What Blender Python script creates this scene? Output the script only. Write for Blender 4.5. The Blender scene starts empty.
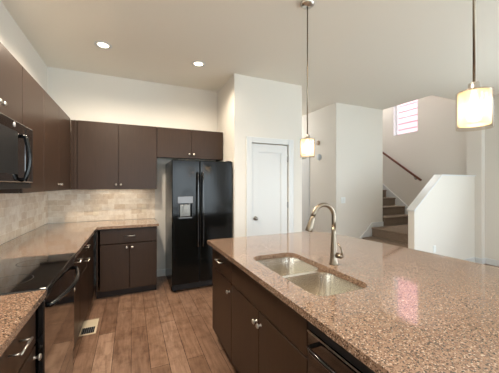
import bpy, bmesh, math, random
from mathutils import Vector, Matrix
random.seed(7)
S = bpy.context.scene
COL = S.collection
R = math.radians

# ---------------------------------------------------------------- camera
cam_d = bpy.data.cameras.new('camera'); cam = bpy.data.objects.new('camera', cam_d); COL.objects.link(cam)
cam.location = (0, 0, 1.4286); cam.rotation_euler = (R(90), 0, -0.4189)
cam_d.sensor_fit = 'HORIZONTAL'; cam_d.sensor_width = 36; cam_d.lens = 36*265.843/499
cam_d.shift_y = -1.5/499; cam_d.clip_start = 0.02
S.camera = cam
# ---------------------------------------------------------------- world, sun, exposure
w = bpy.data.worlds.new('sky'); S.world = w; w.use_nodes = True
bg = w.node_tree.nodes['Background']; bg.inputs[0].default_value = (0.80, 0.90, 1.0, 1); bg.inputs[1].default_value = 2.5
def light(name, kind, loc, rot, power, color, **k):
    d = bpy.data.lights.new(name, kind); d.energy = power; d.color = color
    for a, b in k.items(): setattr(d, a, b)
    o = bpy.data.objects.new(name, d); COL.objects.link(o); o.location = loc; o.rotation_euler = rot
    return o
light('sun', 'SUN', (0, 0, 9), (0, R(-32), 0), 7.5, (1, .95, .88), angle=0.01)
# area lights at unseen rear windows and an added side window, tilted up
DAY = (0.80, 0.93, 1.0)
for x, wd, p in ((-0.1, 1.3, 42), (2.2, 1.8, 58), (4.6, 1.8, 30)):
    light('window_daylight', 'AREA', (x, -3.22, 1.45), (R(90+38), 0, 0), p*.8, DAY, shape='RECTANGLE', size=wd, size_y=2.0)
light('window_daylight', 'AREA', (5.84, -.75, 1.35), (0, R(90+28), 0), 150, DAY, shape='RECTANGLE', size=2.1, size_y=3.5)
S.view_settings.view_transform = 'Standard'; S.view_settings.look = 'None'
S.view_settings.gamma = 1; S.view_settings.use_curve_mapping = False
S.view_settings.exposure = 0.08

# ---------------------------------------------------------------- materials
def lin(c):
    return tuple(((x/255)/12.92 if x/255 <= .04045 else ((x/255+.055)/1.055)**2.4) for x in c)+(1,)
def mat(name, rgb, rough=.5, metal=0, coat=0, emit=None, es=0, trans=0, ior=1.45, spec=.5):
    m = bpy.data.materials.new(name); m.use_nodes = True; b = m.node_tree.nodes['Principled BSDF']
    b.inputs['Base Color'].default_value = lin(rgb); b.inputs['Roughness'].default_value = rough
    b.inputs['Metallic'].default_value = metal; b.inputs['Coat Weight'].default_value = coat
    b.inputs['Coat Roughness'].default_value = .06
    b.inputs['Transmission Weight'].default_value = trans; b.inputs['IOR'].default_value = ior
    b.inputs['Specular IOR Level'].default_value = spec
    if emit: b.inputs['Emission Color'].default_value = lin(emit); b.inputs['Emission Strength'].default_value = es
    return m
class N:
    def __init__(s, m): s.t = m.node_tree; s.b = s.t.nodes['Principled BSDF']
    def n(s, kind, **k):
        x = s.t.nodes.new(kind)
        for a, v in k.items():
            if a in x.inputs: x.inputs[a].default_value = v
            else: setattr(x, a, v)
        return x
    def l(s, a, b): s.t.links.new(a, b)
    def pos(s): return s.n('ShaderNodeNewGeometry').outputs['Position']
    def ramp(s, fac, stops, interp='LINEAR'):
        r = s.n('ShaderNodeValToRGB'); r.color_ramp.interpolation = interp
        e = r.color_ramp.elements
        while len(e) < len(stops): e.new(.5)
        for i, (p, c) in enumerate(stops): e[i].position = p; e[i].color = lin(c) if len(c) == 3 else c
        s.l(fac, r.inputs['Fac']); return r.outputs['Color']
    def mix(s, a, b, fac, mode='MIX'):
        x = s.n('ShaderNodeMix', data_type='RGBA', blend_type=mode)
        for v, i in ((a, 6), (b, 7), (fac, 0)):
            if hasattr(v, 'is_linked'): s.l(v, x.inputs[i])
            else: x.inputs[i].default_value = v
        return x.outputs[2]
    def bump(s, h, strength, dist=.002):
        b = s.n('ShaderNodeBump'); b.inputs['Strength'].default_value = strength; b.inputs['Distance'].default_value = dist
        s.l(h, b.inputs['Height']); s.l(b.outputs[0], s.b.inputs['Normal'])
def wall_mat(name, rgb, amp=.25, scale=90):
    m = mat(name, rgb, .75); q = N(m); no = q.n('ShaderNodeTexNoise', Scale=scale, Detail=3.0); q.l(q.pos(), no.inputs['Vector'])
    q.bump(no.outputs['Fac'], amp); return m
M = {}
M['wall'] = wall_mat('painted_wall', (225, 220, 212))
M['ceiling'] = wall_mat('ceiling_paint', (236, 231, 220), .5, 60)
M['white'] = mat('white_trim', (216, 217, 217), .35)
M['hinge'] = mat('hinge_metal', (150, 148, 145), .35, 1)
M['nickel'] = mat('brushed_nickel', (205, 200, 192), .28, 1)
M['faucet'] = mat('faucet_nickel', (142, 130, 115), .3, 1)
M['steel'] = mat('sink_steel', (232, 226, 216), .22, 1)
M['drain'] = mat('drain_steel', (120, 115, 108), .3, 1)
M['black'] = mat('black_enamel', (14, 14, 15), .22)
M['black_gloss'] = mat('black_glass', (10, 9, 9), .05, 0, 1)
M['dark'] = mat('dark_plastic', (22, 22, 23), .45)
M['grey'] = mat('grey_panel', (128, 128, 130), .35, .4)
M['plate'] = mat('almond_plate', (222, 208, 186), .4)
M['wplate'] = mat('white_plate', (236, 240, 240), .4)
M['vent'] = mat('vent_plate', (205, 190, 165), .5)
M['badge'] = mat('silver_badge', (225, 225, 225), .3, .6)
M['tan'] = mat('tan_plastic', (190, 165, 145), .5)
M['greyw'] = mat('grey_white_plastic', (190, 196, 200), .5)
def cabinet_mat():
    m = mat('espresso_wood', (70, 49, 39), .36, spec=.38); q = N(m)
    mp = q.n('ShaderNodeMapping'); mp.inputs['Scale'].default_value = (60, 60, 5); q.l(q.pos(), mp.inputs[0])
    no = q.n('ShaderNodeTexNoise', Scale=1.0, Detail=4.0, Roughness=.6); q.l(mp.outputs[0], no.inputs['Vector'])
    q.l(q.ramp(no.outputs['Fac'], [(.3, (50, 35, 25)), (.7, (57, 40, 29))]), q.b.inputs['Base Color'])
    return m
M['cab'] = cabinet_mat()
M['cabdark'] = mat('toe_kick_wood', (36, 25, 21), .5)
def stone_mat():
    m = mat('speckled_quartz', (180, 140, 110), .07, coat=.6, spec=.6); q = N(m)
    p = q.pos()
    v = q.n('ShaderNodeTexVoronoi', Scale=250.0); q.l(p, v.inputs['Vector'])
    hsv = q.n('ShaderNodeSeparateColor'); q.l(v.outputs['Color'], hsv.inputs[0])
    base = q.ramp(hsv.outputs[0], [(0, (30, 20, 16)), (.15, (88, 66, 54)), (.28, (132, 105, 87)), (.64, (152, 124, 104)), (.93, (196, 176, 158))], 'CONSTANT')
    v2 = q.n('ShaderNodeTexNoise', Scale=420.0, Detail=2.0); q.l(p, v2.inputs['Vector'])
    c2 = q.ramp(v2.outputs['Fac'], [(.3, (98, 71, 55)), (.5, (150, 121, 101)), (.72, (190, 168, 148))])
    q.l(q.mix(base, c2, .2), q.b.inputs['Base Color'])
    return m
M['stone'] = stone_mat()
def floor_mat():
    m = mat('wood_planks', (140, 98, 72), .3, spec=.5); q = N(m)
    sp = q.n('ShaderNodeSeparateXYZ'); q.l(q.pos(), sp.inputs[0])
    cb = q.n('ShaderNodeCombineXYZ'); q.l(sp.outputs['Y'], cb.inputs['X']); q.l(sp.outputs['X'], cb.inputs['Y'])
    br = q.n('ShaderNodeTexBrick', offset=.37, offset_frequency=2)
    for a, v in (('Scale', 1.0), ('Brick Width', 1.1), ('Row Height', .14), ('Mortar Size', .0024), ('Mortar Smooth', .2), ('Bias', 0.0)): br.inputs[a].default_value = v
    br.inputs['Color1'].default_value = (0, 0, 0, 1); br.inputs['Color2'].default_value = (1, 1, 1, 1); br.inputs['Mortar'].default_value = (.5, .5, .5, 1)
    q.l(cb.outputs[0], br.inputs['Vector'])
    tone = q.ramp(br.outputs['Color'], [(0, (130, 101, 83)), (.35, (157, 126, 105)), (.7, (143, 113, 94)), (1, (172, 142, 122))])
    mp = q.n('ShaderNodeMapping'); mp.inputs['Scale'].default_value = (14, 1.6, 1); q.l(q.pos(), mp.inputs[0])
    no = q.n('ShaderNodeTexNoise', Scale=2.2, Detail=6.0, Roughness=.65, Distortion=.6); q.l(mp.outputs[0], no.inputs['Vector'])
    g = q.ramp(no.outputs['Fac'], [(.3, (190, 180, 172)), (.5, (232, 228, 225)), (.7, (255, 255, 255))])
    c = q.mix(tone, g, 1.0, 'MULTIPLY')
    n2 = q.n('ShaderNodeTexNoise', Scale=7.0, Detail=5.0, Roughness=.7); q.l(q.pos(), n2.inputs['Vector'])
    c = q.mix(c, q.ramp(n2.outputs['Fac'], [(.32, (188, 178, 170)), (.55, (255, 255, 255))]), .7, 'MULTIPLY')
    c = q.mix(c, lin((60, 38, 28)), br.outputs['Fac'])
    q.l(c, q.b.inputs['Base Color'])
    return m
M['floor'] = floor_mat()
def tile_mat(name, axis):
    m = mat(name, (214, 198, 176), .45); q = N(m)
    sp = q.n('ShaderNodeSeparateXYZ'); q.l(q.pos(), sp.inputs[0])
    cb = q.n('ShaderNodeCombineXYZ'); q.l(sp.outputs[axis], cb.inputs['X']); q.l(sp.outputs['Z'], cb.inputs['Y'])
    br = q.n('ShaderNodeTexBrick', offset=.5)
    for a, v in (('Scale', 1.0), ('Brick Width', .152), ('Row Height', .0765), ('Mortar Size', .002), ('Mortar Smooth', .3)): br.inputs[a].default_value = v
    br.inputs['Color1'].default_value = lin((240, 231, 217)); br.inputs['Color2'].default_value = lin((216, 198, 176)); br.inputs['Mortar'].default_value = lin((240, 233, 222))
    q.l(cb.outputs[0], br.inputs['Vector'])
    no = q.n('ShaderNodeTexNoise', Scale=14.0, Detail=5.0, Roughness=.7); q.l(q.pos(), no.inputs['Vector'])
    g = q.ramp(no.outputs['Fac'], [(.35, (222, 212, 202)), (.65, (255, 255, 255))])
    q.l(q.mix(br.outputs['Color'], g, .7, 'MULTIPLY'), q.b.inputs['Base Color'])
    inv = q.n('ShaderNodeMath', operation='SUBTRACT'); inv.inputs[0].default_value = 1; q.l(br.outputs['Fac'], inv.inputs[1])
    q.bump(inv.outputs[0], .5, .001)
    return m
M['tileY'] = tile_mat('travertine_left', 'Y'); M['tileX'] = tile_mat('travertine_back', 'X')
def carpet_mat():
    m = mat('brown_carpet', (120, 98, 80), .95, spec=.1); q = N(m)
    no = q.n('ShaderNodeTexNoise', Scale=160.0, Detail=3.0, Roughness=.8); q.l(q.pos(), no.inputs['Vector'])
    q.l(q.ramp(no.outputs['Fac'], [(.35, (98, 84, 72)), (.65, (160, 142, 126))]), q.b.inputs['Base Color'])
    q.bump(no.outputs['Fac'], .8, .006); return m
M['carpet'] = carpet_mat()
M['rail'] = mat('reddish_wood', (98, 48, 30), .35)
def siding_mat():
    m = mat('pink_siding', (222, 178, 188), .6); q = N(m)
    return m
M['siding'] = siding_mat()
M['vinyl'] = mat('white_vinyl', (246, 246, 248), .3)
M['roof'] = mat('outdoor_concrete', (150, 145, 140), .9)
M['ground'] = mat('outdoor_grass', (110, 120, 85), .95)
def thin_glass():
    m = bpy.data.materials.new('window_glass'); m.use_nodes = True; t = m.node_tree; t.nodes.clear()
    o = t.nodes.new('ShaderNodeOutputMaterial'); mx = t.nodes.new('ShaderNodeMixShader'); a = t.nodes.new('ShaderNodeBsdfTransparent'); g = t.nodes.new('ShaderNodeBsdfGlossy')
    g.inputs['Roughness'].default_value = .02; mx.inputs[0].default_value = .06
    t.links.new(a.outputs[0], mx.inputs[1]); t.links.new(g.outputs[0], mx.inputs[2]); t.links.new(mx.outputs[0], o.inputs[0]); return m
M['glass'] = thin_glass()
def shade_glass():
    m = bpy.data.materials.new('outer_shade_glass'); m.use_nodes = True; t = m.node_tree; t.nodes.clear()
    o = t.nodes.new('ShaderNodeOutputMaterial'); mx = t.nodes.new('ShaderNodeMixShader'); a = t.nodes.new('ShaderNodeBsdfTransparent'); g = t.nodes.new('ShaderNodeBsdfGlossy')
    a.inputs[0].default_value = (.93, .9, .85, 1)
    g.inputs['Roughness'].default_value = .05
    mx.inputs[0].default_value = .07
    t.links.new(a.outputs[0], mx.inputs[1]); t.links.new(g.outputs[0], mx.inputs[2]); t.links.new(mx.outputs[0], o.inputs[0]); return m
M['shade_glass'] = shade_glass()
def frosted():
    m = bpy.data.materials.new('frosted_shade'); m.use_nodes = True; t = m.node_tree; t.nodes.clear()
    o = t.nodes.new('ShaderNodeOutputMaterial'); mx = t.nodes.new('ShaderNodeMixShader')
    a = t.nodes.new('ShaderNodeBsdfTranslucent'); d = t.nodes.new('ShaderNodeBsdfDiffuse')
    for x in (a, d): x.inputs[0].default_value = lin((236, 214, 182))
    mx.inputs[0].default_value = .35
    t.links.new(a.outputs[0], mx.inputs[1]); t.links.new(d.outputs[0], mx.inputs[2])
    tr = t.nodes.new('ShaderNodeBsdfTransparent'); m2 = t.nodes.new('ShaderNodeMixShader'); m2.inputs[0].default_value = .2
    t.links.new(mx.outputs[0], m2.inputs[1]); t.links.new(tr.outputs[0], m2.inputs[2]); t.links.new(m2.outputs[0], o.inputs[0]); return m
M['frosted'] = frosted()
M['bulb'] = mat('glowing_bulb', (255, 235, 205), .5, emit=(255, 240, 220), es=22)
M['lens'] = mat('downlight_lens', (255, 240, 220), .5, emit=(255, 238, 205), es=6)

# ---------------------------------------------------------------- mesh helpers
class B:
    def __init__(s): s.bm = bmesh.new()
    def box(s, x0, x1, y0, y1, z0, z1, bev=0, seg=2):
        t = bmesh.new(); bmesh.ops.create_cube(t, size=1)
        for v in t.verts: v.co = Vector(((x0+x1)/2+v.co.x*(x1-x0), (y0+y1)/2+v.co.y*(y1-y0), (z0+z1)/2+v.co.z*(z1-z0)))
        if bev: bmesh.ops.bevel(t, geom=t.edges[:], offset=bev, segments=seg, profile=.5, affect='EDGES')
        return s.add(t)
    def add(s, t, smooth=False):
        me = bpy.data.meshes.new('t'); t.to_mesh(me); t.free(); n = len(s.bm.faces); s.bm.from_mesh(me); bpy.data.meshes.remove(me)
        if smooth:
            s.bm.faces.ensure_lookup_table()
            for f in s.bm.faces[n:]: f.smooth = True
        return s
    def lathe(s, prof, origin=(0, 0, 0), axis=(0, 0, 1), n=28):
        """prof: list of (r, h) along axis"""
        t = bmesh.new(); q = Vector((0, 0, 1)).rotation_difference(Vector(axis)).to_matrix(); o = Vector(origin); rings = []
        for r, h in prof:
            if r < 1e-6: rings.append([t.verts.new(o+q@Vector((0, 0, h)))])
            else: rings.append([t.verts.new(o+q@Vector((r*math.cos(6.28318*i/n), r*math.sin(6.28318*i/n), h))) for i in range(n)])
        for a, b in zip(rings, rings[1:]):
            for i in range(n):
                j = (i+1) % n
                if len(a) == 1 and len(b) == 1: continue
                if len(a) == 1: t.faces.new((a[0], b[i], b[j]))
                elif len(b) == 1: t.faces.new((a[i], a[j], b[0]))
                else: t.faces.new((a[i], a[j], b[j], b[i]))
        bmesh.ops.recalc_face_normals(t, faces=t.faces[:]); return s.add(t, True)
    def tube(s, pts, rad, n=14):
        pts = [Vector(p) for p in pts]
        if not hasattr(rad, '__len__'): rad = [rad]*len(pts)
        t = bmesh.new(); rings = []; up = None
        for i, p in enumerate(pts):
            d = (pts[min(i+1, len(pts)-1)]-pts[max(i-1, 0)]).normalized()
            if up is None: up = d.orthogonal().normalized()
            up = (up-d*up.dot(d)).normalized(); sd = d.cross(up)
            rings.append([t.verts.new(p+(up*math.cos(6.28318*k/n)+sd*math.sin(6.28318*k/n))*rad[i]) for k in range(n)])
        for a, b in zip(rings, rings[1:]):
            for i in range(n): t.faces.new((a[i], a[(i+1) % n], b[(i+1) % n], b[i]))
        t.faces.new(rings[0][::-1]); t.faces.new(rings[-1])
        bmesh.ops.recalc_face_normals(t, faces=t.faces[:]); return s.add(t, True)
    def prism(s, outer, z0, z1, hole=None, plane='XY'):
        t = bmesh.new(); cap = []
        def mk(p, z): return {'XY': Vector((p[0], p[1], z)), 'XZ': Vector((p[0], z, p[1])), 'YZ': Vector((z, p[0], p[1]))}[plane]
        loops = [outer]+([hole] if hole else [])
        for z in (z0, z1):
            L = []
            edges = []
            for lp in loops:
                vs = [t.verts.new(mk(p, z)) for p in lp]; L.append(vs)
                if hole: edges += [t.edges.new((vs[i], vs[(i+1) % len(vs)])) for i in range(len(vs))]
            if hole: bmesh.ops.triangle_fill(t, use_beauty=True, edges=edges)
            else: t.faces.new(L[0])
            cap.append(L)
        for a, b in zip(cap[0], cap[1]):
            for i in range(len(a)): j = (i+1) % len(a); t.faces.new((a[i], a[j], b[j], b[i]))
        bmesh.ops.recalc_face_normals(t, faces=t.faces[:]); return s.add(t)
    def loft(s, loops, cap_end=True, smooth=True):
        t = bmesh.new(); rings = [[t.verts.new(p) for p in lp] for lp in loops]
        for a, b in zip(rings, rings[1:]):
            for i in range(len(a)): j = (i+1) % len(a); t.faces.new((a[i], a[j], b[j], b[i]))
        if cap_end: t.faces.new(rings[-1])
        return s.add(t, smooth)
    def obj(s, name, m, parent=None):
        me = bpy.data.meshes.new(name); s.bm.to_mesh(me); s.bm.free(); me.materials.append(m)
        o = bpy.data.objects.new(name, me); COL.objects.link(o); o.parent = parent; return o
def rrect(x0, x1, y0, y1, r, z=None, n=8):
    pts = []
    for cx, cy, a0 in ((x1-r, y1-r, 0), (x0+r, y1-r, 90), (x0+r, y0+r, 180), (x1-r, y0+r, 270)):
        for i in range(n+1):
            a = R(a0+90*i/n); p = (cx+r*math.cos(a), cy+r*math.sin(a)); pts.append(p if z is None else (p[0], p[1], z))
    return pts
def thing(name, label, cat, loc=(0, 0, 0), rz=0, group=None):
    o = bpy.data.objects.new(name, None); COL.objects.link(o); o.empty_display_size = .1
    o.location = loc; o.rotation_euler = (0, 0, R(rz)); o['label'] = label; o['category'] = cat
    if group: o['group'] = group
    return o
def tag(o, label, cat, group=None):
    o['label'] = label; o['category'] = cat
    if group: o['group'] = group
    return o
def struct(name, b, m, parent=None):
    o = b.obj(name, m, parent)
    if parent is None: o['kind'] = 'structure'
    return o
def shadesmooth(o):
    for p in o.data.polygons: p.use_smooth = True
    return o

# ---------------------------------------------------------------- the setting
XL, YB, H = -1.029, 4.3685, 3.02
struct('floor', B().box(-1.2, 6.1, -3.4, 8.1, -.1, 0), M['floor'])
struct('ceiling', B().box(-1.2, 4.87, -3.4, 8.1, H, H+.25).box(4.87, 6.1, -3.4, 2.99, H, H+.25), M['ceiling'])
wl = struct('wall_left', B().box(-1.15, XL, -3.3, 4.49, 0, H), M['wall'])
wb = struct('wall_back', B().box(XL, 1.346, YB, 4.49, 0, H), M['wall'])
struct('wall_pantry_left', B().box(1.346, 1.46, 3.66, 4.49, 0, H), M['wall'])
DX0, DX1, DT = 1.6225, 2.238, 2.045
struct('wall_pantry_front', B().box(1.346, DX0-.01, 3.554, 3.66, 0, H).box(DX1+.01, 2.5025, 3.554, 3.66, 0, H).box(DX0-.01, DX1+.01, 3.554, 3.66, DT+.01, H), M['wall'])
struct('wall_pantry_right', B().box(2.39, 2.5025, 3.66, 8.0, 0, H), M['wall'])
struct('wall_hall_end', B().box(2.5025, 3.61, 7.9, 8.0, 0, H), M['wall'])
struct('wall_hall_right', B().box(3.61, 3.73, 4.0, 4.92, 0, H).box(3.61, 3.73, 5.72, 8.0, 0, H).box(3.61, 3.73, 4.92, 5.72, 2.05, H), M['wall'])
struct('wall_stair_front', B().box(3.73, 4.87, 4.0, 4.12, 0, H), M['wall'])
struct('wall_stair_left', B().box(4.75, 4.87, 4.12, 8.0, 0, 5.0), M['wall'])
struct('wall_stair_back', B().box(4.87, 5.9, 7.9, 8.0, 0, 5.0), M['wall'])
struct('wall_stair_right', B().box(5.9, 6.03, 2.92, 3.93, 0, 5.0).box(5.9, 6.03, 4.54, 8.0, 0, 5.0).box(5.9, 6.03, 3.93, 4.54, 0, 2.635).box(5.9, 6.03, 3.93, 4.54, 3.9, 5.0), M['wall'])
struct('wall_stair_upper', B().box(4.87, 5.9, 2.87, 2.99, H+.25, 5.0).box(4.75, 4.87, 2.87, 4.12, H+.25, 5.0), M['wall'])
struct('ceiling_stair', B().box(4.7, 6.1, 2.8, 8.1, 5.0, 5.1), M['ceiling'])
struct('wall_column', B().box(5.78, 6.03, 2.68, 2.92, 0, H), M['wall'])
struct('wall_right', B().box(5.89, 6.03, -3.3, -2.6, 0, H).box(5.89, 6.03, 1.1, 2.68, 0, H).box(5.89, 6.03, -2.6, 1.1, 0, .12).box(5.89, 6.03, -2.6, 1.1, 2.5, H), M['wall'])
rw = B().box(XL, 5.89, -3.4, -3.3, 2.5, H)
for a, b_, z in ((XL, -.8, 0), (.6, 1.25, 0), (3.15, 3.65, 0), (5.55, 5.89, 0)): rw.box(a, b_, -3.4, -3.3, 0, 2.5)
for a, b_ in ((-.8, .6), (1.25, 3.15), (3.65, 5.55)): rw.box(a, b_, -3.4, -3.3, 0, .4)
struct('wall_rear', rw, M['wall'])
n = 2
for a, b_ in ((-.8, .6), (1.25, 3.15), (3.65, 5.55)):
    f = B().box(a, a+.06, -3.38, -3.32, .4, 2.5).box(b_-.06, b_, -3.38, -3.32, .4, 2.5).box(a+.06, b_-.06, -3.38, -3.32, .4, .46).box(a+.06, b_-.06, -3.38, -3.32, 2.44, 2.5).box((a+b_)/2-.03, (a+b_)/2+.03, -3.38, -3.32, .46, 2.44)
    struct('window_%d' % n, f, M['white']); n += 1
struct('window_5', B().box(5.92, 5.98, -2.6, -2.54, .12, 2.5).box(5.92, 5.98, 1.04, 1.1, .12, 2.5).box(5.92, 5.98, -2.54, 1.04, .12, .18).box(5.92, 5.98, -2.54, 1.04, 2.44, 2.5).box(5.92, 5.98, -.78, -.72, .18, 2.44), M['white'])  # unseen side window, added to bring light across from the right
# stair window
wn = struct('window_1', B().box(5.975, 6.02, 4.50, 4.54, 2.635, 3.9).box(5.975, 6.02, 3.93, 3.95, 2.635, 3.9).box(5.975, 6.02, 3.95, 4.50, 2.635, 2.665).box(5.975, 6.02, 3.95, 4.50, 3.87, 3.9), M['vinyl'])
struct('pane', B().box(5.995, 6.0, 3.95, 4.50, 2.665, 3.87), M['glass'], wn)
struct('jamb', B().box(5.903, 5.975, 4.532, 4.54, 2.635, 3.9).box(5.903, 5.975, 3.93, 3.938, 2.635, 3.9).box(5.895, 5.975, 3.938, 4.532, 2.635, 2.645), M['vinyl'], wn)
# backsplash tiles
struct('tile_backsplash', B().box(XL, XL+.008, 1.0, YB-.0005, .917, 1.45), M['tileY'], wl)
struct('tile_backsplash', B().box(XL+.009, .338, YB-.008, YB, .917, 1.372), M['tileX'], wb)
# baseboards
def base(name, *boxes):
    b = B()
    for x0, x1, y0, y1 in boxes: b.box(x0, x1, y0, y1, 0, .105, .004)
    struct(name, b, M['white'])
base('baseboard_back', (.345, 1.345, YB-.014, YB))
base('baseboard_right', (5.876, 5.89, 1.1, 2.665))
base('baseboard_column', (5.766, 5.78, 2.666, 2.77), (5.78, 5.89, 2.666, 2.68))
base('baseboard_hall', (3.596, 3.61, 4.0, 4.83), (3.596, 4.2, 3.986, 4.0))
base('baseboard_pantry', (1.346, 1.53, 3.54, 3.554), (2.33, 2.5025, 3.54, 3.554), (2.5025, 2.5165, 3.554, 7.9))
# door casings
cw = .09
tr = B().box(DX0-cw-.005, DX0-.008, 3.536, 3.554, 0, DT+cw, .003).box(DX1+.008, DX1+cw+.005, 3.536, 3.554, 0, DT+cw, .003).box(DX0-.008, DX1+.008, 3.536, 3.554, DT+.008, DT+cw, .003)
struct('trim_1', tr, M['white'])
def door(name, w, h, m, hinges, knob=None):
    """shaker door, local x along width, face toward -y"""
    rz = .11
    b = B().box(0, w, .012, .036, 0.008, h)
    for x0, x1, z0, z1 in ((0, rz, .008, h), (w-rz, w, .008, h), (rz, w-rz, h-.115, h), (rz, w-rz, .008, .22)): b.box(x0, x1, 0, .012, z0, z1, .0)
    # bevelled inner moulding
    for x0, x1, z0, z1 in ((rz, rz+.012, .22, h-.115), (w-rz-.012, w-rz, .22, h-.115), (rz+.012, w-rz-.012, h-.127, h-.115), (rz+.012, w-rz-.012, .22, .232)): b.box(x0, x1, .006, .012, z0, z1)
    o = struct(name, b, m)
    for z in hinges: B().box(w-.002, w+.010, -.012, .003, z-.045, z+.045, .003).obj('hinge', M['hinge'], o)
    if knob:
        k = B().lathe([(0, .06), (.018, .058), (.027, .045), (.025, .034), (.011, .028), (.011, .008), (.03, .006), (.032, 0), (0, 0)], (knob[0], 0, knob[1]), (0, -1, 0)).obj('door_knob', M['hinge'], o)
    return o
d = door('door_1', DX1-DX0-.008, DT-.005, M['white'], (1.83, 1.12, .25), (.055, .935)); d.location = (DX0+.002, 3.56, 0)
# hall closet door and casing
tr = B().box(3.594, 3.61, 4.83, 4.915, 0, 2.135).box(3.594, 3.61, 5.72, 5.81, 0, 2.135).box(3.594, 3.61, 4.915, 5.72, 2.05, 2.135)
struct('trim_2', tr, M['white'])
d = door('door_2', .78, 2.035, M['white'], (1.83, 1.10, .25)); d.location = (3.62, 5.71, 0); d.rotation_euler = (0, 0, R(-90))
# half wall
hw = B().prism([(4.10, 0), (5.78, 0), (5.78, 1.585), (4.80, 1.585), (4.10, 1.025)], 2.785, 2.89, plane='XZ')
hwall = struct('wall_half', hw, M['wall'])
B().prism([(4.085, 1.010), (4.085, 1.035), (4.793, 1.607), (5.80, 1.607), (5.80, 1.585), (4.80, 1.585), (4.10, 1.022)], 2.77, 2.905, plane='XZ').obj('wall_cap', M['white'], hwall)
base('baseboard_half_wall', (4.10, 5.766, 2.771, 2.785))

# ---------------------------------------------------------------- stairs
st = thing('staircase', 'brown carpeted stairs turning left beyond the white half wall', 'staircase', (4.0, 2.9, 0))
RS = .187
def step(x0, x1, y0, y1, z, ax):
    b = B()
    if ax == 'x': b.box(x0+.025, x1, y0, y1, z-RS, z-.03).box(x0, x1, y0, y1, z-.036, z, .014, 3)
    else: b.box(x0, x1, y0+.025, y1, z-RS, z-.03).box(x0, x1, y0, y1, z-.036, z, .014, 3)
    o = b.obj('step', M['carpet'], st); o.data.transform(Matrix.Translation((-4.0, -2.9, 0)))
step(4.0, 4.27, 2.895, 3.975, RS, 'x'); step(4.25, 4.52, 2.895, 3.975, 2*RS, 'x'); step(4.49, 5.875, 2.895, 3.96, 3*RS, 'x')
for k in range(4, 17):
    y = 3.95+.25*(k-4); step(4.885, 5.875, y, min(y+.27, 7.88), k*RS, 'y')
def sk(pts, z0, z1, plane):
    o = B().prism(pts, z0, z1, plane=plane).obj('skirt_board', M['white'], st); o.data.transform(Matrix.Translation((-4.0, -2.9, 0)))
sk([(3.85, 0), (4.9-.03, 0), (4.869, .655), (4.545, .655), (3.92, .10), (3.85, .10)], 3.978, 3.998, 'XZ')
sk([(2.925, .1), (3.96, .1), (7.2, 2.55), (7.2, 3.30), (4.22, .985), (4.0, .80), (3.95, .70), (2.925, .70)], 5.878, 5.898, 'YZ')
hr = thing('stair_handrail', 'dark reddish wooden handrail on the stairwell wall', 'handrail', (5.9, 3.85, 1.56))
o = B().tube([(-.07, -.04, -.028), (-.07, .0, 0), (-.07, .92, .68), (-.07, 2.6, 1.92)], .024).obj('rail', M['rail'], hr)
for y in (.12, 1.05, 2.0):
    B().tube([(-.002, y, .739*y-.075), (-.05, y, .739*y-.07), (-.07, y, .739*y-.03)], .007).lathe([(.028, 0), (.028, .006), (0, .007)], (-.001, y, .739*y-.075), (-1, 0, 0)).obj('bracket', M['hinge'], hr)

# ---------------------------------------------------------------- outside
nb = thing('neighbouring_house', 'pink sided house wall seen through the stair window', 'house', (8.0, 3.0, -.1))
b = B()
b.box(.03, 4, -3, 8, 0, 6.5)
for i in range(33):
    z = .1+i*.19
    b.prism([(.012, z), (.028, z+.188), (.03, z+.188), (.03, z)], -3, 8, plane='XZ')
o = b.obj('siding', M['siding'], nb)
b = B().box(-.3, 4.3, -3.2, 8.2, 6.5, 6.7); b.obj('roof', M['roof'], nb)
struct('ground', B().box(-12, 14, -16, 20, -.3, -.1), M['ground'])

# ---------------------------------------------------------------- cabinets
CAB = M['cab']
def knob(par, x, z, y=0):
    return B().lathe([(0, .030), (.010, .0295), (.0145, .025), (.0145, .021), (.006, .015), (.0055, .004), (.009, .002), (.009, 0), (0, 0)], (x, y, z), (0, -1, 0), 20).obj('knob', M['nickel'], par)
def pull(par, x, z, w=.115, so=.04):
    b = B().tube([(x-w/2-.004, -so, z), (x+w/2+.004, -so, z)], .0055, 12)
    for sx in (-1, 1): b.tube([(x+sx*(w/2-.004), 0, z), (x+sx*(w/2-.004), -so, z)], .0045, 12)
    return b.obj('handle', M['nickel'], par)
def slab(name, par, x0, x1, z0, z1):
    return B().box(x0, x1, -.02, -.001, z0, z1, .0025).obj(name, CAB, par)
G = .0022
def onface(o): o.location = (0, -.02, 0); return o
def base_unit(label, loc, rz, w, depth=.575, drawers=(), doors=(), top=True, group=None, filler=0, fside=1, h=.882):
    """front (door plane) at local y=-.02; carcass 0..depth. drawers: (z0,z1,x_pull|None,z_pull). doors: (x0,x1,knob_x|None)"""
    t = thing('base_cabinet', label, 'cabinet', loc, rz, group)
    c = B().box(0, .018, 0, depth, .10, h).box(w-.018, w, 0, depth, .10, h).box(.018, w-.018, depth-.012, depth, .10, h).box(.018, w-.018, 0, depth-.012, .10, .118)
    if top: c.box(.018, w-.018, 0, depth-.012, h-.018, h)
    else: c.box(.018, w-.018, 0, .018, h-.10, h)
    c.obj('body', CAB, t)
    B().box(0, w, .055, .07, 0.001, .10).obj('toe_kick', M['cabdark'], t)
    for x0, x1, z0, z1, px, pz in drawers:
        d = slab('drawer', t, x0+G, x1-G, z0, z1)
        if px is not None: onface(pull(d, px, pz))
    for x0, x1, z0, z1, kx, kz in doors:
        d = slab('door', t, x0+G, x1-G, z0, z1)
        if kx is not None: onface(knob(d, kx, kz))
    return t
ZD0, ZD1 = .10, .678; ZW0, ZW1 = .688, .868
F = -.44   # carcass front of left run (door face at -.42)
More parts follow.
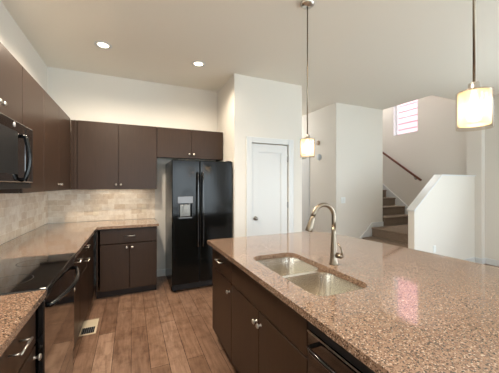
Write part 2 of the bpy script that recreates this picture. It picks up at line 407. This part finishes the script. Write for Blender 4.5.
# left run; rz=90: local x -> +Y, front faces +X
base_unit('dark base cabinet with bar pull drawer in the near left corner, before the range', (F, 1.05, 0), 90, .54, drawers=[(0, .54, ZW0-.02, ZW1, .28, .787)], doors=[(0, .54, ZD0, ZD1-.022, .51, .612)])
base_unit('narrow dark base cabinet just beyond the range, one drawer over a door', (F, 2.375, 0), 90, .425, drawers=[(0, .425, ZW0, ZW1, .22, .80)], doors=[(0, .425, ZD0, ZD1, .03, .628)])
base_unit('dark drawer stack between the range side cabinet and the room corner', (F, 2.802, 0), 90, .50,
          drawers=[(0, .50, .757, ZW1, .25, .822), (0, .50, .60, .752, .25, .69)], doors=[(0, .50, .10, .595, None, 0)])
# blind corner filler
c = thing('base_cabinet', 'plain dark corner cabinet where the two base runs meet', 'cabinet', (F, 3.305, 0), 90)
B().box(0, .465, 0, .575, .1, .882).obj('body', CAB, c)
B().box(0, .435, -.02, -.001, .10, .868, .002).obj('filler_panel', CAB, c); B().box(0, .45, .055, .07, .001, .10).obj('toe_kick', M['cabdark'], c)
# back run
BX0 = -.395; BW = .316-BX0
base_unit('dark two door base cabinet with one wide drawer on the back wall', (BX0, 3.775, 0), 0, BW,
          drawers=[(.04, BW, ZW0, ZW1, .04+(BW-.04)/2+.005, .78)], doors=[(.04, .04+(BW-.04)/2, ZD0, ZD1, .04+(BW-.04)/2-.032, .632), (.04+(BW-.04)/2, BW, ZD0, ZD1, .04+(BW-.04)/2+.032, .632)])
# uppers
T = 2.267
def upper(label, loc, rz, w, z0, z1, doors, depth=.307, fill=None):
    t = thing('wall_cabinet', label, 'cabinet', loc, rz)
    B().box(.0, w, 0, depth, z0+.024, z1).box(0, .015, 0, depth, z0, z0+.024).box(w-.015, w, 0, depth, z0, z0+.024).box(.015, w-.015, 0, .018, z0, z0+.024).obj('body', CAB, t)
    for x0, x1, kx, kz in doors:
        d = slab('door', t, x0+G, x1-G, z0, z1); onface(knob(d, kx, kz))
    if fill: B().box(fill[0], fill[1], -.012, -.001, z0, z1).obj('filler_panel', CAB, t)
    return t
U = XL+.31
upper('short dark wall cabinet directly above the black microwave', (U, 1.60, 0), 90, .758, 1.828, T, [(0, .379, .349, 1.905), (.379, .758, .409, 1.905)])
upper('tall single door dark wall cabinet right beside the microwave', (U, 2.36, 0), 90, .508, 1.37, T, [(0, .508, .03, 1.435)])
upper('tall double door dark wall cabinet on the left wall reaching the corner', (U, 2.87, 0), 90, 1.165, 1.37, T, [(0, .53, .50, 1.435), (.53, 1.08, .56, 1.435)], fill=(1.082, 1.165))
upper('tall double door dark wall cabinet on the back wall beside the corner', (-.708, YB-.31, 0), 0, 1.046, 1.37, T, [(.073, .55, .52, 1.435), (.55, 1.046, .58, 1.435)], fill=(.035, .055))
upper('short double door dark wall cabinet above the black refrigerator', (.34, YB-.31, 0), 0, .995, 1.83, T, [(0, .495, .46, 1.89), (.495, .995, .53, 1.89)])
# counters
o = B().prism([(XL+.001, 1.0), (-.379, 1.0), (-.379, 1.598), (XL+.001, 1.598)], .883, .915).obj('countertop', M['stone'])
tag(o, 'small near piece of speckled tan countertop in the bottom left corner', 'countertop')
o = B().prism([(XL+.001, 2.364), (-.379, 2.364), (-.379, YB-.65), (.338, YB-.65), (.338, YB-.001), (XL+.001, YB-.001)], .883, .915).obj('countertop', M['stone'])
tag(o, 'L-shaped speckled tan countertop running around the kitchen corner', 'countertop')

# ---------------------------------------------------------------- range
rg = thing('kitchen_range', 'black glass top kitchen range between the left counters', 'range', (-.44, 1.603, 0), 90)
W = .756
B().box(0, W, 0, .575, .02, .895).obj('body', M['black'], rg)
B().box(0, W, -.062, .578, .897, .921, .006, 3).obj('cooktop', M['black_gloss'], rg)
B().box(0, W, -.058, -.001, .868, .895, .004).obj('control_panel', M['black_gloss'], rg)
dr = B().box(.004, W-.004, -.05, -.001, .215, .862, .006, 3).obj('oven_door', M['black_gloss'], rg)
B().box(.004, W-.004, -.045, -.001, .035, .205, .006).obj('storage_drawer', M['black_gloss'], rg)
pts = [(.05, -.05, .82)]+[(.05+(W-.1)*i/14, -.07-.05*math.sin(math.pi*i/14), .82) for i in range(15)]+[(W-.05, -.05, .82)]
B().tube(pts, .012).obj('handle', M['black'], dr)
for x, y, r in ((.2, .15, .1), (.56, .15, .08), (.2, .42, .075), (.56, .42, .1)):
    B().lathe([(r-.002, 0), (r, .0004), (r+.002, 0)], (x, y, .9212), n=48).obj('burner_ring', M['dark'], rg)
# ---------------------------------------------------------------- microwave
mw = thing('microwave', 'black over-the-range microwave under the short wall cabinet', 'microwave', (-.66, 1.603, 1.405), 90)
B().box(0, W-.002, 0, .365, .0, .42).obj('body', M['black'], mw)
B().box(0, W-.002, -.012, -.001, 0, .035, .003).obj('vent_grille', M['dark'], mw)
b = B().box(.002, .60, -.022, -.001, .04, .415, .006, 3); dm = b.obj('door', M['black_gloss'], mw)
B().box(.06, .47, -.0235, -.0225, .09, .35).obj('door_window', M['dark'], dm)
B().box(.604, W-.004, -.022, -.001, .04, .415, .006, 3).obj('control_panel', M['black_gloss'], mw)
pts = [(.525, -.022, .055), (.525, -.045, .06)]+[(.525, -.048-.018*math.sin(math.pi*i/10), .07+.25*i/10) for i in range(11)]+[(.525, -.045, .33), (.525, -.022, .335)]
B().tube(pts, .013).obj('handle', M['black'], dm)
B().lathe([(0, .002), (.014, .002), (.015, 0)], (.42, -.023, .385), (0, -1, 0)).obj('badge', M['badge'], dm)

# ---------------------------------------------------------------- refrigerator
def fridge_mat():
    m = mat('black_fridge_finish', (14, 14, 13), .11, spec=.32); q = N(m)
    no = q.n('ShaderNodeTexNoise', Scale=55.0, Detail=2.0); q.l(q.pos(), no.inputs['Vector']); q.bump(no.outputs['Fac'], .22, .0015); return m
M['fridge'] = fridge_mat()
fr = thing('refrigerator', 'black side by side refrigerator with ice dispenser against the back wall', 'refrigerator', (.486, 3.57, 0))
FW = .84
B().box(.003, FW-.003, .075, .75, .03, 1.755, .004).obj('body', M['black'], fr)
SX = .368
dl = B()
dz = (1.188, 1.345); dx = (.06, .29)
# left door with dispenser cut-out (x .085-.265, z 0.97-1.22)
cx0, cx1, cz0, cz1 = .075, .275, .975, 1.275
t = dl
t.box(0, SX-.003, .012, .068, .11, 1.76, .01, 3)
dlo = t.obj('freezer_door', M['fridge'], fr)
cut = B().box(cx0+.012, cx1-.012, -.05, .050, cz0+.012, 1.185).obj('cutter', M['fridge'], fr)
md = dlo.modifiers.new('b', 'BOOLEAN'); md.operation = 'DIFFERENCE'; md.object = cut; md.solver = 'EXACT'
bpy.context.view_layer.update(); dg = bpy.context.evaluated_depsgraph_get()
me = bpy.data.meshes.new_from_object(dlo.evaluated_get(dg)); dlo.modifiers.clear(); dlo.data = me; bpy.data.objects.remove(cut)
ds = B().box(cx0, cx1, .003, .0115, 1.186, cz1, .002).obj('dispenser_controls', M['grey'], dlo)
ds = B().box(cx0, cx0+.012, .004, .0115, cz0, 1.185).box(cx1-.012, cx1, .004, .0115, cz0, 1.185).box(cx0+.012, cx1-.012, -.004, .0115, cz0, cz0+.012).obj('dispenser_frame', M['black'], dlo)
B().box(cx0+.03, cx1-.03, .034, .048, cz0+.03, 1.17, .005).box(cx0+.07, cx1-.07, .02, .035, cz0+.07, 1.16, .003).obj('dispenser_paddle', M['drain'], dlo)
B().box(cx0+.016, cx1-.016, .013, .047, cz0+.013, cz0+.022).obj('drip_tray', M['grey'], dlo)
dro = B().box(SX+.003, FW, .012, .068, .11, 1.76, .01, 3).obj('fridge_door', M['fridge'], fr)
B().box(.01, FW-.01, .045, .073, .03, .10, .004).obj('base_grille', M['dark'], fr)
for x, par in ((SX-.033, dlo), (SX+.036, dro)):
    pts = [(x, .012, 1.60), (x, -.02, 1.59)]+[(x, -.03-.018*math.sin(math.pi*i/12), 1.57-.95*i/12) for i in range(13)]+[(x, -.02, .60), (x, .012, .59)]
    B().tube(pts, .011, 12).obj('handle', M['black_gloss'], par)
for x in (.03, FW-.07): B().lathe([(0, 0.001), (.018, 0.001), (.018, .03), (0, .03)], (x+.02, .1, 0)).obj('foot', M['dark'], fr)
for x in (.0, FW-.09): B().box(x+.01, x+.08, .02, .10, 1.761, 1.772, .004).obj('hinge_cover', M['dark'], fr)

# ---------------------------------------------------------------- island
IF = .71   # carcass front; door face .69
SK = (.775, 1.125, .975, 1.735)   # sink opening
outer = [(.649, -.83), (.649, 2.43), (1.80, 2.43)]
edge = [(1.855, 2.40), (1.90, 2.33), (1.94, 2.23), (1.975, 2.08), (2.005, 1.90), (2.035, 1.68), (2.06, 1.44), (2.078, 1.18), (2.085, .9)]
outer += edge + [(x, 1.6-y) for x, y in edge[::-1]] + [(1.80, -.83)]
b = B().prism(outer, .883, .915, hole=rrect(*SK, .075))
o = b.obj('countertop', M['stone']); tag(o, 'large speckled tan island countertop with sink cut-out and curved far edge', 'countertop')
# rz=-90: local x -> -Y, faces -X
base_unit('dark island cabinet nearest the refrigerator, one drawer over one door', (IF, 2.40, 0), -90, .51, drawers=[(0, .51, ZW0, ZW1, .28, .797)], doors=[(0, .51, ZD0, ZD1, .478, .612)])
base_unit('wide dark island sink cabinet with plain front panel over two doors', (IF, 1.888, 0), -90, .946, drawers=[(0, .946, ZW0, ZW1, None, 0)], doors=[(0, .473, ZD0, ZD1, .445, .612), (.473, .946, ZD0, ZD1, .501, .612)], top=False)
dw = thing('dishwasher', 'black dishwasher built into the island beside the sink cabinet', 'dishwasher', (IF, .938, 0), -90)
B().box(.003, .597, .02, .57, .1, .87).obj('body', M['black'], dw)
B().box(.003, .597, -.02, .018, .815, .87, .004).obj('control_panel', M['dark'], dw)
dd = B().box(.003, .597, -.022, .018, .11, .808, .005, 3).obj('door', M['black_gloss'], dw)
B().box(.004, .596, -.0255, -.0215, .806, .8125, .001).obj('trim_strip', M['nickel'], dd)
B().tube([(.05, -.02, .77), (.05, -.055, .77), (.08, -.062, .77), (.52, -.062, .77), (.55, -.055, .77), (.55, -.02, .77)], .009).obj('handle', M['black_gloss'], dd)
B().box(.003, .597, .055, .07, .001, .098).obj('toe_kick', M['cabdark'], dw)
base_unit('dark island cabinet beyond the dishwasher at the near end', (IF, .336, 0), -90, 1.1, drawers=[(0, 1.1, ZW0, ZW1, .55, .797)], doors=[(0, .55, ZD0, ZD1, .52, .612), (.55, 1.1, ZD0, ZD1, .58, .612)])
o = B().box(1.289, 1.31, -.765, 2.40, .001, .882).box(1.31, 1.75, 2.10, 2.13, .60, .882).box(1.31, 1.75, .78, .81, .60, .882).box(1.31, 1.75, -.5, -.47, .60, .882).obj('island_back_panel', CAB)
tag(o, 'dark panel with brackets closing the seating side of the island', 'panel')
# sink
sk_ = thing('kitchen_sink', 'stainless steel undermount double bowl sink in the island top', 'sink', (.95, 1.355, .88))
def bowl(y0, y1):
    x0, x1 = SK[0]-.005, SK[1]+.005; L = []
    for ins, z, r in ((-.0, .8815, .075), (.0, .868, .075), (.004, .85, .073), (.012, .72, .066), (.022, .695, .058), (.045, .682, .045), (.09, .677, .03)):
        L.append([(p[0], p[1], z) for p in rrect(x0+ins, x1-ins, y0+ins, y1-ins, r)])
    bb = B().loft(L); o = bb.obj('bowl', M['steel'], sk_); o.data.transform(Matrix.Translation((-.95, -1.355, -.88)))
    g = B().lathe([(0, .002), (.02, .002), (.024, .006), (.042, .007), (.044, 0)], ((x0+x1)/2+.02, (y0+y1)/2, .6775)).obj('drain', M['drain'], o); g.data.transform(Matrix.Translation((-.95, -1.355, -.88)))
    return rrect(x0, x1, y0, y1, .075)
bowl(.97, 1.345); bowl(1.375, 1.74)
# rim flange under the stone: thin plate with the two bowl openings
rb = B()
for y0, y1 in ((.97, 1.345), (1.375, 1.74)):
    oy0 = .945 if y0 < 1 else 1.36; oy1 = 1.36 if y0 < 1 else 1.765
    rb.prism([(SK[0]-.03, oy0), (SK[1]+.03, oy0), (SK[1]+.03, oy1), (SK[0]-.03, oy1)], .8795, .882, hole=rrect(SK[0]-.005, SK[1]+.005, y0, y1, .075))
o = rb.obj('rim', M['steel'], sk_); o.data.transform(Matrix.Translation((-.95, -1.355, -.88)))
# faucet
fa = thing('kitchen_faucet', 'brushed nickel pull-down gooseneck faucet behind the island sink', 'faucet', (1.203, 1.356, .9155))
B().lathe([(0, 0), (.030, 0), (.030, .006), (.024, .012), (.0225, .05), (.0215, .085), (.017, .14), (.0155, .20), (.0148, .24), (0, .24)]).obj('body', M['faucet'], fa)
A = [(0, 0, .22), (0, 0, .28)]
rr = .082
for i in range(0, 15):
    a = R(180*i/14*0.88); A.append((-rr+rr*math.cos(a), 0, .305+rr*math.sin(a)))
lx, _, lz = A[-1]; dx_, dz_ = -.35, -.94
A += [(lx+dx_*.02, 0, lz+dz_*.02)]
B().tube(A, .0138, 16).obj('spout', M['faucet'], fa)
p0 = Vector(A[-1]); dv = Vector((dx_, 0, dz_)).normalized()
B().tube([p0+dv*t for t in (0, .012, .03, .07, .092, .097)], [.0145, .016, .0175, .0215, .0225, .02], 18).obj('spray_head', M['faucet'], fa)
sh = [o for o in fa.children if o.name.startswith('spray_head')][0]
B().tube([p0+dv*t+Vector((.94, 0, -.35))*(.0165+.03*(t-.03)) for t in (.03, .04, .06, .07)], [.003, .006, .006, .003], 10).obj('button', M['dark'], sh)
B().tube([(.006, -.010, .060), (.018, -.048, .060), (.020, -.056, .060)], [.0165, .0165, .013], 18).tube([(.018, -.050, .064), (.020, -.056, .085), (.017, -.048, .112), (.010, -.026, .14)], [.0075, .007, .006, .005], 12).obj('lever', M['faucet'], fa)

# ---------------------------------------------------------------- pendants
def pendant(label, x, y):
    t = thing('pendant_lamp', label, 'pendant lamp', (x, y, 1.67), 0, 'glass pendant lamps over the island')
    zt = H-1.67
    B().lathe([(0, zt-.001), (.062, zt-.001), (.062, zt-.012), (.045, zt-.028), (.012, zt-.034), (0, zt-.034)]).obj('canopy', M['nickel'], t)
    B().tube([(0, 0, .185), (0, 0, zt-.03)], .0055).obj('rod', M['faucet'], t)
    B().lathe([(0, .196), (.019, .196), (.021, .192), (.021, .162), (.056, .160), (.056, .156), (0, .156)]).obj('collar', M['nickel'], t)
    B().lathe([(.0635, .158), (.0635, 0), (.0605, 0), (.0605, .158), (.0635, .158)], n=40).obj('glass_shade', M['shade_glass'], t)
    B().lathe([(.056, .154), (.056, .022), (.054, .016), (.0, .016)], n=36).obj('frosted_shade', M['frosted'], t)
    B().lathe([(0, .03), (.018, .036), (.027, .062), (.024, .085), (.012, .115), (.010, .15), (0, .15)], n=20).obj('bulb', M['bulb'], t)
    l = light('pendant_glow', 'POINT', (0, 0, .062), (0, 0, 0), 1.1, (1, .9, .78), shadow_soft_size=.028); l.parent = t
pendant('frosted glass pendant lamp hanging over the far end of the island, by the faucet', 1.41, 1.92)
pendant('larger looking frosted glass pendant lamp at the right, before the half wall', 1.345, .65)
# ---------------------------------------------------------------- recessed lights
def downlight(label, x, y, p=66):
    t = thing('recessed_light', label, 'ceiling light', (x, y, H), 0, 'recessed kitchen ceiling lights')
    B().lathe([(.058, -.001), (.060, -.006), (.088, -.005), (.09, -.0005)], n=36).obj('trim_ring', M['white'], t)
    B().lathe([(0, -.004), (.03, -.0035), (.058, -.001)], n=36).obj('lens', M['lens'], t)
    l = light('downlight_beam', 'SPOT', (0, 0, -.03), (0, 0, 0), p, (1, .86, .68), spot_size=R(158), spot_blend=.6, shadow_soft_size=.085); l.parent = t
downlight('round recessed light in the ceiling above the left counter corner', -.29, 3.436)
downlight('round recessed light in the ceiling before the refrigerator', .809, 3.46)
downlight('round recessed light in the ceiling near the range', -.5, 1.5, 85)  # out of view, added to brighten the range side
downlight('round recessed light in the ceiling between the range and the corner', -.22, 2.45, 170)  # out of view, added to lift the left tiles and counter
downlight('round recessed light in the ceiling on the camera side of the faucet', .80, .9, 80)  # out of view, added as extra light over the island

# added fill: unseen light bar under the wall cabinets, flush lights in hall and stairwell
def bar(label, loc, rz, w, p):
    t = thing('under_cabinet_light', label, 'light bar', loc, rz)
    B().box(-w/2, w/2, -.02, .02, -.014, -.001, .003).obj('housing', M['white'], t)
    B().box(-w/2+.01, w/2-.01, -.014, .014, -.017, -.0145).obj('lens', M['lens'], t)
    l = light('under_cabinet_glow', 'AREA', (0, 0, -.02), (0, 0, 0), p, (1, .88, .72), shape='RECTANGLE', size=w-.04, size_y=.03); l.parent = t
bar('slim light bar under the back wall cabinets', (-.12, YB-.17, 1.3935), 0, .7, .7)
t = thing('flush_ceiling_light', 'round flush light on the hallway ceiling', 'ceiling light', (3.05, 6.3, H))  # unseen lamp added to brighten the hallway
B().lathe([(0, -.08), (.09, -.07), (.13, -.04), (.14, -.001), (0, -.001)]).obj('diffuser', M['lens'], t)
l = light('hall_glow', 'POINT', (0, 0, -.14), (0, 0, 0), 60, (.95, .97, 1), shadow_soft_size=.08); l.parent = t
t = thing('flush_ceiling_light', 'round flush light on the upper stairwell ceiling', 'ceiling light', (5.35, 5.2, 5.0))  # unseen lamp added to light the stairwell walls
B().lathe([(0, -.08), (.09, -.07), (.13, -.04), (.14, -.001), (0, -.001)]).obj('diffuser', M['lens'], t)
l = light('landing_glow', 'POINT', (0, 0, -.16), (0, 0, 0), 95, (.93, .95, 1), shadow_soft_size=.1); l.parent = t
# ---------------------------------------------------------------- small wall things
def outlet(label, loc, rz, w=.07, h=.115, m='plate', slots=True, name='wall_outlet', cat='outlet'):
    t = thing(name, label, cat, loc, rz)
    B().box(-w/2, w/2, -.006, -.0005, -h/2, h/2, .002).obj('cover_plate', M[m], t)
    return t
for i, (x, z, lb) in enumerate(((-.46, 1.05, 'tan outlet plate on the back wall tiles near the corner'), (.18, 1.07, 'tan outlet plate on the back wall tiles at the counter end'))):
    t = outlet(lb, (x, YB-.0085, z), 0)
    for dz in (-.022, .022): B().box(-.015, .015, -.0085, -.006, dz-.014, dz+.014, .001).obj('socket', M['plate'], t)
t = outlet('white outlet plate low on the half wall', (4.6, 2.7845, .365), 0, m='wplate')
for dz in (-.022, .022): B().box(-.015, .015, -.0085, -.006, dz-.014, dz+.014, .001).obj('socket', M['wplate'], t)
t = outlet('white double light switch plate on the wall left of the stairs', (3.78, 3.9995, 1.13), 0, .115, .118, 'wplate', name='light_switch', cat='light switch')
for dx in (-.023, .023): B().box(dx-.016, dx+.016, -.0095, -.006, -.033, .033, .001).obj('rocker', M['wplate'], t)
t = thing('door_chime', 'small tan round chime high on the hallway wall', 'door chime', (3.6095, 4.53, 2.315))
B().lathe([(.05, 0), (.05, .012), (.045, .03), (0, .033)], (0, 0, 0), (-1, 0, 0)).obj('housing', M['tan'], t)
t = thing('wall_alarm', 'round pale grey alarm below the chime on the hallway wall', 'alarm', (3.6095, 4.50, 2.01))
B().lathe([(.065, 0), (.065, .012), (.055, .035), (0, .04)], (0, 0, 0), (-1, 0, 0)).obj('housing', M['greyw'], t)
# floor register
t = thing('floor_register', 'cream floor vent plate with dark grille before the drawers', 'floor vent', (-.455, 2.94, 0.0005))
B().box(0, .143, 0, .31, 0, .004, .0015).obj('plate', M['vent'], t)
g = B().box(.015, .125, .02, .14, .0042, .0048)
g.obj('grille', M['dark'], t)
g = B()
for i in range(6): g.box(.02+.018*i, .024+.018*i, .022, .138, .0049, .0062)
g.obj('slat', M['grey'], t)
